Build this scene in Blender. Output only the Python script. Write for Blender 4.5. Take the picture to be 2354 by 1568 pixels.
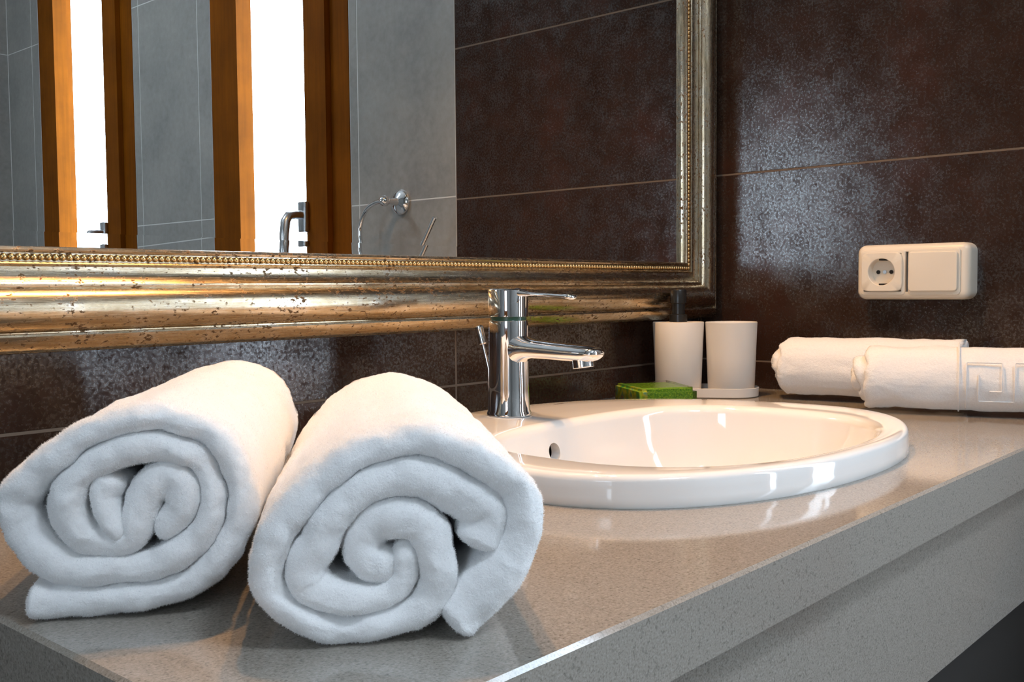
import bpy, bmesh, math, random
import numpy as np
from mathutils import Vector, Matrix, noise

for o in list(bpy.data.objects):
    bpy.data.objects.remove(o, do_unlink=True)
S = bpy.context.scene
COL = S.collection
PI = math.pi
R = math.radians
Z0 = 0.85            # height of the countertop above the floor; shapes are written relative to the countertop

# ------------------------------------------------------------------ camera
cam_d = bpy.data.cameras.new('camera')
cam = bpy.data.objects.new('camera', cam_d)
COL.objects.link(cam)
S.camera = cam
FPX = 2319.37
cam_d.sensor_fit = 'HORIZONTAL'
cam_d.sensor_width = 36.0
cam_d.lens = 36.0 * FPX / 2354
cam_d.clip_start = 0.02
CAM = Vector((-1.4825, -0.8864, 0.165 + Z0))
vx = Vector((3230 - 1177, -(645 - 784), -FPX)).normalized()     # world X seen by the camera
vy = Vector((-1450 - 1177, -(685 - 784), -FPX)).normalized()    # world Y seen by the camera
vz = vx.cross(vy).normalized()
vy = vz.cross(vx)
M = Matrix((vx, vy, vz)).to_4x4()
M.translation = CAM
cam.matrix_world = M

# ------------------------------------------------------------------ world, daylight, exposure
W = bpy.data.worlds.new('daylight')
S.world = W
W.use_nodes = True
W.node_tree.nodes['Background'].inputs[0].default_value = (0.70, 0.85, 1.0, 1)
W.node_tree.nodes['Background'].inputs[1].default_value = 13.5
S.view_settings.view_transform = 'Standard'
S.view_settings.look = 'None'
S.view_settings.gamma = 1.0
S.view_settings.use_curve_mapping = False
S.view_settings.exposure = 0.24
LAMP_W = 28.5
LAMP_C = (1.0, 0.53, 0.19)
CEIL_E = 44.0


def portal(name, loc, rot, sx, sy):
    d = bpy.data.lights.new(name, 'AREA')
    d.shape = 'RECTANGLE'
    d.size, d.size_y = sx, sy
    d.cycles.is_portal = True
    o = bpy.data.objects.new(name, d)
    COL.objects.link(o)
    o.location = (loc[0], loc[1], loc[2] + Z0)
    o.rotation_euler = rot
    return o


# ------------------------------------------------------------------ materials
def mat(name, col=(0.5, 0.5, 0.5), rough=0.5, metal=0.0, **kw):
    m = bpy.data.materials.new(name)
    m.use_nodes = True
    b = m.node_tree.nodes['Principled BSDF']
    b.inputs['Base Color'].default_value = (*col, 1)
    b.inputs['Roughness'].default_value = rough
    b.inputs['Metallic'].default_value = metal
    for k, v in kw.items():
        b.inputs[k.replace('_', ' ')].default_value = v
    return m, m.node_tree, b


def N(t, typ, **kw):
    n = t.nodes.new(typ)
    for k, v in kw.items():
        if k in n.inputs:
            n.inputs[k].default_value = v
        else:
            setattr(n, k, v)
    return n


def pos(t, scale=(1, 1, 1)):
    g = N(t, 'ShaderNodeNewGeometry')
    mp = N(t, 'ShaderNodeMapping')
    mp.inputs['Scale'].default_value = scale
    t.links.new(g.outputs['Position'], mp.inputs['Vector'])
    return mp.outputs['Vector']


def noise_tex(t, v, scale, detail=4, rough=0.55):
    n = N(t, 'ShaderNodeTexNoise')
    n.inputs['Scale'].default_value = scale
    n.inputs['Detail'].default_value = detail
    n.inputs['Roughness'].default_value = rough
    t.links.new(v, n.inputs['Vector'])
    return n.outputs['Fac']


def ramp(t, fac, stops):
    r = N(t, 'ShaderNodeValToRGB')
    e = r.color_ramp.elements
    while len(e) < len(stops):
        e.new(0.5)
    for i, (p, c) in enumerate(stops):
        e[i].position = p
        e[i].color = (*c, 1) if len(c) == 3 else c
    t.links.new(fac, r.inputs['Fac'])
    return r.outputs['Color']


def mix(t, fac, a, b, typ='MIX'):
    n = N(t, 'ShaderNodeMix', data_type='RGBA', blend_type=typ)
    if isinstance(fac, (int, float)):
        n.inputs['Factor'].default_value = fac
    else:
        t.links.new(fac, n.inputs['Factor'])
    for k, s in ((6, a), (7, b)):
        if isinstance(s, tuple):
            n.inputs[k].default_value = (*s, 1)
        else:
            t.links.new(s, n.inputs[k])
    return n.outputs[2]


def bump(t, b, h, strength, dist):
    n = N(t, 'ShaderNodeBump')
    n.inputs['Strength'].default_value = strength
    n.inputs['Distance'].default_value = dist
    t.links.new(h, n.inputs['Height'])
    t.links.new(n.outputs['Normal'], b.inputs['Normal'])
    return n


G = lambda v: (v, v, v)


def m_dark_tile():
    m, t, b = mat('dark brown oxide tile', rough=0.3)
    v = pos(t)
    big = noise_tex(t, v, 5, 5, 0.65)
    mid = noise_tex(t, v, 30, 6, 0.7)
    fine = noise_tex(t, v, 250, 6, 0.78)
    c = ramp(t, big, [(0.30, (0.020, 0.0105, 0.0070)), (0.52, (0.032, 0.0160, 0.0105)), (0.72, (0.050, 0.0185, 0.0115))])
    f = ramp(t, fine, [(0.46, G(0)), (0.66, G(0.55))])
    mm = ramp(t, mid, [(0.42, G(0)), (0.66, G(1))])
    k = mix(t, 1.0, f, mm, 'MULTIPLY')
    c2 = mix(t, k, c, (0.054, 0.041, 0.034))
    t.links.new(c2, b.inputs['Base Color'])
    t.links.new(ramp(t, mid, [(0.35, G(0.11)), (0.68, G(0.22))]), b.inputs['Roughness'])
    sp = mix(t, 0.28, fine, mid)
    t.links.new(ramp(t, sp, [(0.43, G(0.06)), (0.58, G(1.0))]), b.inputs['Specular IOR Level'])
    bump(t, b, fine, 0.10, 0.0008)
    return m


def m_grey_tile():
    m, t, b = mat('grey cement tile', rough=0.38)
    v = pos(t)
    n = noise_tex(t, v, 6, 6, 0.6)
    n2 = noise_tex(t, v, 60, 4, 0.6)
    c = ramp(t, n, [(0.3, (0.165, 0.160, 0.148)), (0.7, (0.262, 0.250, 0.226))])
    t.links.new(mix(t, 0.12, c, n2), b.inputs['Base Color'])
    bump(t, b, n2, 0.08, 0.001)
    return m


def m_quartz():
    m, t, b = mat('beige grey quartz', rough=0.09)
    v = pos(t)
    n = noise_tex(t, v, 750, 2, 0.6)
    n2 = noise_tex(t, v, 380, 2, 0.5)
    c = ramp(t, n, [(0.30, (0.205, 0.182, 0.155)), (0.42, (0.292, 0.262, 0.226)), (0.58, (0.333, 0.302, 0.264)), (0.72, (0.40, 0.367, 0.325))])
    d = ramp(t, n2, [(0.30, G(0.7)), (0.40, G(1))])
    t.links.new(mix(t, 1.0, c, d, 'MULTIPLY'), b.inputs['Base Color'])
    b.inputs['Specular IOR Level'].default_value = 0.55
    return m


def m_towel():
    m, t, b = mat('white terry cotton', (0.83, 0.83, 0.835), 0.95)
    v = pos(t)
    n = noise_tex(t, v, 900, 3, 0.7)
    n2 = noise_tex(t, v, 330, 3, 0.6)
    h = mix(t, 0.55, n, n2)
    bump(t, b, h, 0.6, 0.0020)
    c = ramp(t, h, [(0.3, G(0.86)), (0.6, G(0.92))])
    t.links.new(c, b.inputs['Base Color'])
    b.inputs['Sheen Weight'].default_value = 0.35
    b.inputs['Sheen Roughness'].default_value = 0.5
    b.inputs['Specular IOR Level'].default_value = 0.1
    return m


def m_frame(axis):
    sc = {'x': (0.035, 1, 1), 'z': (1, 1, 0.035)}[axis]
    m, t, b = mat('antique gilt ' + axis, rough=0.3, metal=1.0)
    vs = pos(t, sc)
    v = pos(t)
    streak = noise_tex(t, vs, 900, 4, 0.7)
    patch = noise_tex(t, v, 30, 6, 0.7)
    speck = noise_tex(t, pos(t, (0.6, 1, 1) if axis == 'x' else (1, 1, 0.6)), 300, 3, 0.6)
    c = ramp(t, patch, [(0.30, (0.40, 0.28, 0.14)), (0.48, (0.54, 0.43, 0.28)), (0.66, (0.66, 0.60, 0.51))])
    c = mix(t, 0.45, c, ramp(t, streak, [(0.3, (0.27, 0.17, 0.08)), (0.7, (0.72, 0.64, 0.52))]), 'MIX')
    gate = ramp(t, patch, [(0.40, G(0.9)), (0.62, G(1.12))])
    sp = ramp(t, mix(t, 1.0, speck, gate, 'MULTIPLY'), [(0.58, G(0)), (0.66, G(1))])
    c = mix(t, sp, c, (0.17, 0.105, 0.055))
    t.links.new(c, b.inputs['Base Color'])
    r = mix(t, 1.0, ramp(t, streak, [(0.3, G(0.19)), (0.7, G(0.30))]), ramp(t, patch, [(0.3, G(1.2)), (0.7, G(0.85))]), 'MULTIPLY')
    t.links.new(mix(t, sp, r, G(0.6)), b.inputs['Roughness'])
    bump(t, b, streak, 0.06, 0.0004)
    return m


def m_wood():
    m, t, b = mat('orange brown window wood', rough=0.6)
    v = pos(t, (1, 1, 0.05))
    n = noise_tex(t, v, 90, 5, 0.6)
    n2 = noise_tex(t, pos(t), 9, 4, 0.6)
    c = ramp(t, n, [(0.3, (0.105, 0.030, 0.0018)), (0.7, (0.20, 0.056, 0.0025))])
    c = mix(t, 0.5, c, ramp(t, n2, [(0.3, (0.10, 0.028, 0.0018)), (0.7, (0.21, 0.060, 0.0028))]))
    t.links.new(c, b.inputs['Base Color'])
    bump(t, b, n, 0.12, 0.001)
    b.inputs['Specular IOR Level'].default_value = 0.05
    return m


def m_pane(tint=1.0, name='window glass'):
    m = bpy.data.materials.new(name)
    m.use_nodes = True
    t = m.node_tree
    t.nodes.clear()
    o = N(t, 'ShaderNodeOutputMaterial')
    tr = N(t, 'ShaderNodeBsdfTransparent')
    tr.inputs[0].default_value = (tint, tint, tint, 1)
    gl = N(t, 'ShaderNodeBsdfGlossy', Roughness=0.02)
    mx = N(t, 'ShaderNodeMixShader')
    mx.inputs[0].default_value = 0.06
    t.links.new(tr.outputs[0], mx.inputs[1])
    t.links.new(gl.outputs[0], mx.inputs[2])
    t.links.new(mx.outputs[0], o.inputs[0])
    return m


def m_sponge():
    m, t, b = mat('green sponge', rough=0.8)
    v = pos(t)
    n = noise_tex(t, v, 420, 4, 0.7)
    c = ramp(t, n, [(0.35, (0.04, 0.19, 0.006)), (0.55, (0.17, 0.42, 0.012)), (0.7, (0.42, 0.62, 0.035))])
    t.links.new(c, b.inputs['Base Color'])
    bump(t, b, n, 0.8, 0.002)
    return m


def m_label():
    m, t, b = mat('printed sponge label', rough=0.3)
    n = noise_tex(t, pos(t), 55, 2, 0.5)
    c = ramp(t, n, [(0.36, (0.02, 0.22, 0.06)), (0.46, (0.20, 0.36, 0.02)), (0.54, (0.45, 0.45, 0.03)), (0.62, (0.05, 0.30, 0.22)), (0.7, (0.35, 0.10, 0.02))])
    t.links.new(c, b.inputs['Base Color'])
    return m


def m_film():
    m = bpy.data.materials.new('clear plastic film')
    m.use_nodes = True
    t = m.node_tree
    t.nodes.clear()
    o = N(t, 'ShaderNodeOutputMaterial')
    tr = N(t, 'ShaderNodeBsdfTransparent')
    gl = N(t, 'ShaderNodeBsdfGlossy', Roughness=0.12)
    fr = N(t, 'ShaderNodeFresnel', IOR=1.45)
    mx = N(t, 'ShaderNodeMixShader')
    n = noise_tex(t, pos(t), 160, 3, 0.5)
    bp = N(t, 'ShaderNodeBump', Strength=0.7, Distance=0.003)
    t.links.new(n, bp.inputs['Height'])
    t.links.new(bp.outputs[0], gl.inputs['Normal'])
    t.links.new(bp.outputs[0], fr.inputs['Normal'])
    t.links.new(fr.outputs[0], mx.inputs[0])
    t.links.new(tr.outputs[0], mx.inputs[1])
    t.links.new(gl.outputs[0], mx.inputs[2])
    t.links.new(mx.outputs[0], o.inputs[0])
    return m


MD = dict(
    dark=m_dark_tile(), grey=m_grey_tile(), quartz=m_quartz(), towel=m_towel(),
    gilt_x=m_frame('x'), gilt_z=m_frame('z'), wood=m_wood(), pane=m_pane(), pane_tinted=m_pane(0.80, 'tinted window glass'),
    sponge=m_sponge(), label=m_label(), film=m_film(),
    bead=mat('gold bead', (0.80, 0.56, 0.27), 0.22, 1.0)[0],
    grout_d=mat('tan grout', (0.15, 0.112, 0.082), 0.85)[0],
    grout_g=mat('pale grout', (0.55, 0.55, 0.53), 0.85)[0],
    mirror=mat('mirror silver', (0.90, 0.91, 0.90), 0.0, 1.0)[0],
    chrome=mat('chrome', (0.86, 0.86, 0.87), 0.035, 1.0)[0],
    satin=mat('satin steel', (0.55, 0.56, 0.58), 0.28, 1.0)[0],
    ceramic=mat('white glazed ceramic', (0.86, 0.845, 0.825), 0.06, 0.0, Coat_Weight=0.4, Coat_Roughness=0.03)[0],
    cream=mat('cream plastic', (0.76, 0.695, 0.59), 0.32)[0],
    cup=mat('off white matt plastic', (0.74, 0.70, 0.65), 0.5)[0],
    black=mat('black plastic', (0.012, 0.012, 0.012), 0.3)[0],
    dark_hole=mat('dark socket hole', (0.006, 0.005, 0.004), 0.6)[0],
    brass=mat('socket earth clip', (0.30, 0.24, 0.12), 0.4, 0.9)[0],
    ringm=mat('painted gap reflection', (0.03, 0.075, 0.05), 0.2)[0],  # dark greenish reflection in the tap's gap, put into the colour
    mark=mat('grey print', (0.12, 0.10, 0.09), 0.5)[0],
    plaster=mat('white plaster', (0.80, 0.80, 0.78), 0.9)[0],
    floor=mat('grey floor tile', (0.20, 0.195, 0.185), 0.3)[0],
    cabinet=mat('dark stained wood', (0.020, 0.018, 0.016), 0.45)[0],
    lamp=mat('brushed lamp metal', (0.6, 0.58, 0.55), 0.3, 1.0)[0],
)
fm = bpy.data.materials.new('white terry fibre')
fm.use_nodes = True
ft = fm.node_tree
ft.nodes.clear()
_o, _d, _t, _m = N(ft, 'ShaderNodeOutputMaterial'), N(ft, 'ShaderNodeBsdfDiffuse'), N(ft, 'ShaderNodeBsdfTranslucent'), N(ft, 'ShaderNodeMixShader')
_d.inputs[0].default_value = _t.inputs[0].default_value = (0.94, 0.94, 0.945, 1)
ft.links.new(_d.outputs[0], _m.inputs[1])
ft.links.new(_t.outputs[0], _m.inputs[2])
ft.links.new(_m.outputs[0], _o.inputs[0])
MD['fibre'] = fm
bulb_m, bt, bb = mat('warm bulb', (1, 0.9, 0.7), 0.4)
bb.inputs['Emission Color'].default_value = (1.0, 0.72, 0.42, 1)
bb.inputs['Emission Strength'].default_value = 30.0
MD['bulb'] = bulb_m


# ------------------------------------------------------------------ mesh helpers
def obj(name, bm, m, parent=None, smooth=False, angle=40):
    """One mesh object. Coordinates of bm are relative to the countertop; a child is moved into its parent's frame."""
    me = bpy.data.meshes.new(name)
    if parent is not None:
        bmesh.ops.translate(bm, verts=bm.verts, vec=-root_loc(parent))
    bmesh.ops.recalc_face_normals(bm, faces=bm.faces)
    bm.to_mesh(me)
    bm.free()
    if smooth:
        me.polygons.foreach_set('use_smooth', [True] * len(me.polygons))
        me.set_sharp_from_angle(angle=R(angle))
    me.materials.append(MD[m])
    o = bpy.data.objects.new(name, me)
    COL.objects.link(o)
    if parent is not None:
        o.parent = parent
    else:
        o.location = (0, 0, Z0)
    return o


def root_loc(p):
    v = Vector((0, 0, 0))
    while p is not None:
        v += p.location
        p = p.parent
    return v - Vector((0, 0, Z0))


def tag(o, label, cat=None, group=None, kind=None):
    o['label'] = label
    if cat:
        o['category'] = cat
    if group:
        o['group'] = group
    if kind:
        o['kind'] = kind
    return o


def thing(name, label, cat, loc, group=None):
    o = bpy.data.objects.new(name, None)
    COL.objects.link(o)
    o.empty_display_size = 0.05
    o.location = (loc[0], loc[1], loc[2] + Z0)
    return tag(o, label, cat, group)


def box(bm, x0, x1, y0, y1, z0, z1):
    v = [bm.verts.new(p) for p in ((x0, y0, z0), (x1, y0, z0), (x1, y1, z0), (x0, y1, z0), (x0, y0, z1), (x1, y0, z1), (x1, y1, z1), (x0, y1, z1))]
    for f in ((0, 3, 2, 1), (4, 5, 6, 7), (0, 1, 5, 4), (1, 2, 6, 5), (2, 3, 7, 6), (3, 0, 4, 7)):
        bm.faces.new([v[i] for i in f])
    return v


def boxes(*bs):
    bm = bmesh.new()
    for b in bs:
        box(bm, *b)
    return bm


def bbox(b, bev=0.002, seg=2):
    bm = boxes(b)
    bmesh.ops.bevel(bm, geom=list(bm.edges), offset=bev, segments=seg, profile=0.5, affect='EDGES')
    return bm


def loft(rings, close_first=False, close_last=False, closed=True, bm=None, wrap=False):
    bm = bm or bmesh.new()
    V = [[bm.verts.new(p) for p in r] for r in rings]
    n = len(rings[0])
    rr = range(len(V)) if wrap else range(len(V) - 1)
    for i in rr:
        a, b = V[i], V[(i + 1) % len(V)]
        for j in range(n if closed else n - 1):
            k = (j + 1) % n
            bm.faces.new((a[j], a[k], b[k], b[j]))
    if close_first:
        bm.faces.new(V[0])
    if close_last:
        bm.faces.new(V[-1])
    return bm


def frame_of(d):
    d = Vector(d).normalized()
    u = Vector((0, 0, 1)).cross(d)
    if u.length < 1e-4:
        u = Vector((1, 0, 0))
    u.normalize()
    return d, u, d.cross(u)


def lathe(c, d, prof, n=32, bm=None, cap=True):
    """prof: (distance along d, radius)"""
    d, u, w = frame_of(d)
    c = Vector(c)
    rings = [[c + d * h + (u * math.cos(2 * PI * i / n) + w * math.sin(2 * PI * i / n)) * max(r, 1e-5) for i in range(n)] for h, r in prof]
    return loft(rings, cap, cap, bm=bm)


def tube(pts, r, n=12, bm=None):
    pts = [Vector(p) for p in pts]
    rad = r if isinstance(r, (list, tuple)) else [r] * len(pts)
    rings = []
    up = None
    for i, p in enumerate(pts):
        t = (pts[min(i + 1, len(pts) - 1)] - pts[max(i - 1, 0)]).normalized()
        if up is None:
            up = frame_of(t)[1]
        up = (up - t * up.dot(t)).normalized()
        w = t.cross(up)
        rings.append([p + (up * math.cos(2 * PI * k / n) + w * math.sin(2 * PI * k / n)) * rad[i] for k in range(n)])
    return loft(rings, True, True, bm=bm)


def catmull(P, per=8):
    P = [np.array(p, float) for p in P]
    Q = [2 * P[0] - P[1]] + P + [2 * P[-1] - P[-2]]
    out = []
    for i in range(1, len(Q) - 2):
        a, b, c, d = Q[i - 1:i + 3]
        for k in range(per):
            t = k / per
            out.append(0.5 * (2 * b + (c - a) * t + (2 * a - 5 * b + 4 * c - d) * t * t + (3 * b - a - 3 * c + d) * t ** 3))
    out.append(P[-1])
    return np.array(out)


def resample(P, step):
    d = np.r_[0, np.cumsum(np.linalg.norm(np.diff(P, axis=0), axis=1))]
    n = max(int(d[-1] / step), 2)
    s = np.linspace(0, d[-1], n + 1)
    return np.stack([np.interp(s, d, P[:, k]) for k in range(P.shape[1])], 1)


def structure(o, label):
    o['kind'] = 'structure'
    o['label'] = label
    return o


# ------------------------------------------------------------------ the room
XL, YF, ZF, ZC = -2.75, -2.75, -Z0, 1.65
TH = 0.008                                   # tile thickness
structure(obj('floor', boxes((XL - 0.3, 0.3, YF - 0.3, 0.3, ZF - 0.1, ZF)), 'floor'), 'grey tiled bathroom floor')
structure(obj('ceiling', boxes((XL - 0.3, 0.3, YF - 0.3, 0.3, ZC, ZC + 0.1)), 'plaster'), 'white bathroom ceiling')
ZW0, ZW1 = -0.40, 1.28                       # window openings
WIN = [(-1.503, -0.943), (-2.512, -1.906)]   # in the right wall (y from, to)
LW = (-1.66, -0.86, 0.0, 1.02)             # window in the left wall

back = structure(obj('wall_back', boxes((XL - 0.2, 0.2, TH - 0.0075, 0.2, ZF, ZC)), 'grout_d'), 'dark brown tiled wall behind the mirror')
pieces = [(YF - 0.2, WIN[1][0], ZF, ZC), (WIN[1][1], WIN[0][0], ZF, ZC), (WIN[0][1], -0.61, ZF, ZC)]
for a, b in WIN:
    pieces += [(a, b, ZF, ZW0), (a, b, ZW1, ZC)]
right = structure(obj('wall_right', boxes(*[(TH - 0.0075, 0.1, a, b, c, d) for a, b, c, d in pieces]), 'grout_g'), 'grey tiled window wall beside the dark tiles')
rdark = structure(obj('wall_right_dark', boxes((TH - 0.0075, 0.2, -0.61, TH, ZF, ZC)), 'grout_d'), 'dark brown tiled wall with the socket')
front = structure(obj('wall_front', boxes((XL - 0.2, 0.2, YF - 0.2, YF - TH + 0.0075, ZF, ZC)), 'grout_g'), 'grey tiled wall facing the mirror')
left = structure(obj('wall_left', boxes((XL - 0.2, XL, YF - 0.2, LW[0], ZF, ZC), (XL - 0.2, XL, LW[1], 0.2, ZF, ZC), (XL - 0.2, XL, LW[0], LW[1], ZF, LW[2]), (XL - 0.2, XL, LW[0], LW[1], LW[3], ZC)), 'grey'), 'grey wall with a window behind the vanity end')

_tiles = {}


def tile(parent, m, axis, a0, a1, z0, z1, at=0.0):
    """A tile in the wall plane: axis 'y' = plane facing -Y, 'x' = plane facing -X, 'f' = plane facing +Y."""
    g = 0.0011
    w, h = round(a1 - a0 - 2 * g, 4), round(z1 - z0 - 2 * g, 4)
    k = (m, axis, w, h)
    if k not in _tiles:
        bm = bmesh.new()
        if axis == 'y':
            box(bm, 0, w, 0, TH, 0, h)
        elif axis == 'x':
            box(bm, 0, TH, 0, w, 0, h)
        else:
            box(bm, 0, w, -TH, 0, 0, h)
        bmesh.ops.bevel(bm, geom=list(bm.edges), offset=0.0008, segments=1, affect='EDGES')
        me = bpy.data.meshes.new('tile')
        bm.to_mesh(me)
        bm.free()
        me.materials.append(MD[m])
        _tiles[k] = me
    o = bpy.data.objects.new('tile', _tiles[k])
    COL.objects.link(o)
    o.parent = parent
    o.location = (at, a0 + g, z0 + g) if axis == 'x' else (a0 + g, at, z0 + g)
    return o


JZ = [0.044 + 0.3035 * k for k in range(-3, 6)]
JZ = [ZF] + JZ + [ZC]
for i in range(len(JZ) - 1):
    x = 0.0
    while x > XL:
        x1 = max(x - 0.586 if x == 0.0 else x - 0.603, XL)
        tile(back, 'dark', 'y', x1, x, JZ[i], JZ[i + 1])
        x = x1
    tile(rdark, 'dark', 'x', -0.61, 0.0, JZ[i], JZ[i + 1])
GZ = [ZF, -0.27, 0.354, 0.975, 1.596, ZC]


def zsplit(z0, z1):
    e = [z0] + [z for z in GZ if z0 + 0.01 < z < z1 - 0.01] + [z1]
    return list(zip(e[:-1], e[1:]))


ycols = [(-0.915, -0.61), (-0.943, -0.915), (-1.565, -1.503), (-1.870, -1.565), (-1.906, -1.870), (-2.564, -2.512), (YF, -2.564)]
for a, b in ycols:
    for z0, z1 in zsplit(ZF, ZC):
        tile(right, 'grey', 'x', a, b, z0, z1)
for a, b in WIN:
    mid = (a + b) / 2
    for y0, y1 in ((a, mid), (mid, b)):
        for z0, z1 in zsplit(ZF, ZW0) + zsplit(ZW1, ZC):
            tile(right, 'grey', 'x', y0, y1, z0, z1)
x = 0.0
while x > XL:
    x1 = max(x - 0.303, XL)
    for z0, z1 in zsplit(ZF, ZC):
        tile(front, 'grey', 'f', x1, x, z0, z1, YF)
    x = x1


# ------------------------------------------------------------------ windows
def ring_boxes(x0, x1, a0, a1, z0, z1, w):
    return boxes((x0, x1, a0, a0 + w, z0, z1), (x0, x1, a1 - w, a1, z0, z1), (x0, x1, a0 + w, a1 - w, z0, z0 + w), (x0, x1, a0 + w, a1 - w, z1 - w, z1))


def window(name, label, y0, y1, z0, z1, s, xw, handle_at, mat_frame='wood', pane_m='pane'):
    """s=+1: room lies at x < xw (right wall); s=-1: room lies at x > xw."""
    X = lambda d: xw + s * d
    rng = lambda a, b: (min(X(a), X(b)), max(X(a), X(b)))
    e = bpy.data.objects.new(name, None)
    COL.objects.link(e)
    e.location = (xw, (y0 + y1) / 2, z0 + Z0)
    structure(e, label)
    g = 0.002
    obj('frame', ring_boxes(*rng(0.0, 0.075), y0 + g, y1 - g, z0 + g, z1 - g, 0.073), mat_frame, e)
    sy0, sy1, sz0, sz1 = y0 + 0.066, y1 - 0.066, z0 + 0.066, z1 - 0.066
    sw = 0.078
    sash = obj('sash', ring_boxes(*rng(-0.016, -0.001), sy0, sy1, sz0, sz1, sw), mat_frame, e)
    obj('sash_rebate', ring_boxes(*rng(-0.001, 0.027), sy0 + 0.010, sy1 - 0.010, sz0 + 0.010, sz1 - 0.010, sw - 0.010), mat_frame, sash)
    obj('pane', boxes((*rng(0.020, 0.026), sy0 + sw - 0.004, sy1 - sw + 0.004, sz0 + sw - 0.004, sz1 - sw + 0.004)), pane_m, e)
    if handle_at:
        hy, hz = handle_at
        h = obj('handle', bbox((*rng(-0.030, -0.016), hy - 0.014, hy + 0.014, hz - 0.036, hz + 0.036), 0.004, 3), 'satin', e, True)
        pts = [(X(-0.028), hy, hz + 0.004), (X(-0.050), hy, hz + 0.004), (X(-0.066), hy, hz), (X(-0.074), hy, hz - 0.012), (X(-0.078), hy, hz - 0.045), (X(-0.079), hy, hz - 0.10), (X(-0.079), hy, hz - 0.125)]
        obj('lever', tube(pts, [0.011, 0.011, 0.011, 0.0115, 0.0115, 0.0105, 0.009], 14), 'satin', h, True)
    return e


window('window_1', 'brown wooden window next to the chrome towel ring', WIN[0][0], WIN[0][1], ZW0, ZW1, 1, 0.0, (-1.09, 0.336))
window('window_2', 'brown wooden window nearest the room corner', WIN[1][0], WIN[1][1], ZW0, ZW1, 1, 0.0, (-2.06, 0.336))
window('window_3', 'bright window in the grey wall opposite the socket', LW[0], LW[1], LW[2], LW[3], -1, XL, None, 'wood', 'pane_tinted')
for (a, b) in WIN:
    portal('window_daylight', (0.09, (a + b) / 2, (ZW0 + ZW1) / 2), (0, R(90), 0), ZW1 - ZW0, b - a)
portal('window_daylight', (XL - 0.12, (LW[0] + LW[1]) / 2, (LW[2] + LW[3]) / 2), (0, R(-90), 0), LW[3] - LW[2], LW[1] - LW[0])

# ------------------------------------------------------------------ framed mirror
MX0, MX1, MZ0, MZ1 = -1.72, -0.082, 0.1945, 1.05       # the bead line rectangle
PROF = [(-0.009, 0.017), (-0.009, 0.0255), (-0.0080, 0.0275), (-0.0060, 0.0285), (-0.0042, 0.0275), (-0.0036, 0.0250), (0.0036, 0.0250), (0.0042, 0.0280), (0.0056, 0.0295), (0.0070, 0.0285),
        (0.0078, 0.0262), (0.0105, 0.0262), (0.0140, 0.0272), (0.0175, 0.0290), (0.0202, 0.0312), (0.0206, 0.0335), (0.0225, 0.0352), (0.0247, 0.0352), (0.0262, 0.0345), (0.0270, 0.0368),
        (0.0300, 0.0410), (0.0340, 0.0442), (0.0385, 0.0460), (0.0430, 0.0467), (0.0475, 0.0463), (0.0520, 0.0450), (0.0565, 0.0424), (0.0600, 0.0395), (0.0620, 0.0372), (0.0630, 0.0345), (0.0638, 0.0345),
        (0.0645, 0.0370), (0.0662, 0.0378), (0.0695, 0.0366), (0.0740, 0.0338), (0.0775, 0.0318), (0.0790, 0.0295), (0.0800, 0.0285), (0.0806, 0.0265), (0.0806, 0.0)]
mirror = thing('framed_mirror', 'large wall mirror in a moulded antique gold frame with beaded edge', 'mirror', ((MX0 + MX1) / 2, -0.001, MZ0 - 0.0806))


def corner(sx, sz, w, d):
    return ((MX1 + w) if sx > 0 else (MX0 - w), -d, (MZ1 + w) if sz > 0 else (MZ0 - w))


def rail(c0, c1, m):
    rings = []
    for k in range(41):
        f = k / 40
        rings.append([Vector(corner(*c0, w, d)).lerp(Vector(corner(*c1, w, d)), f) for w, d in PROF] + [Vector(corner(*c0, -0.009, 0.0)).lerp(Vector(corner(*c1, -0.009, 0.0)), f)])
    return obj('frame_rail', loft(rings, True, True), m, mirror, True, 28)


bottom = rail((-1, -1), (1, -1), 'gilt_x')
rrail = rail((1, -1), (1, 1), 'gilt_z')
rail((1, 1), (-1, 1), 'gilt_x')
rail((-1, 1), (-1, -1), 'gilt_z')
# glass with a bevelled margin
zg, BW = 0.018, 0.014
rings = []
for ins, dd in ((-0.008, 0.0120), (-0.008, zg + 0.00032), (BW - 0.008 + 0.008, zg)):
    a = -ins if ins > 0 else 0.008 - 0.016
    i = -0.0085 if ins < 0 else ins + 0.008
    x0, x1, z0, z1 = MX0 + (i if ins > 0 else i + 0.0), MX1 - i, MZ0 + i, MZ1 - i
    if ins < 0:
        x0, x1, z0, z1 = MX0 + 0.002, MX1 - 0.002, MZ0 + 0.002, MZ1 - 0.002
    rings.append([Vector((x0, -dd, z0)), Vector((x1, -dd, z0)), Vector((x1, -dd, z1)), Vector((x0, -dd, z1))])
obj('mirror_glass', loft(rings, True, True), 'mirror', mirror)
# beads
P = 0.0061
sph = bmesh.new()
bmesh.ops.create_uvsphere(sph, u_segments=10, v_segments=7, radius=0.0030)
bead_me = bpy.data.meshes.new('bead')
sph.to_mesh(bead_me)
sph.free()
bead_me.polygons.foreach_set('use_smooth', [True] * len(bead_me.polygons))
bead_me.materials.append(MD['bead'])
nb = int((MX1 - MX0) / P)
rest = bmesh.new()
for k in range(nb + 1):
    x = MX1 - k * P
    if -1.18 < x < -0.45:
        o = bpy.data.objects.new('bead', bead_me)
        COL.objects.link(o)
        o.parent = bottom
        o.location = Vector((x, -0.0262, MZ0)) - root_loc(bottom)
    else:
        bmesh.ops.create_uvsphere(rest, u_segments=10, v_segments=7, radius=0.0030, matrix=Matrix.Translation((x, -0.0262, MZ0)))
o = obj('bead_row', rest, 'bead', bottom, True, 180)
o['kind'] = 'stuff'
rest = bmesh.new()
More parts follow.
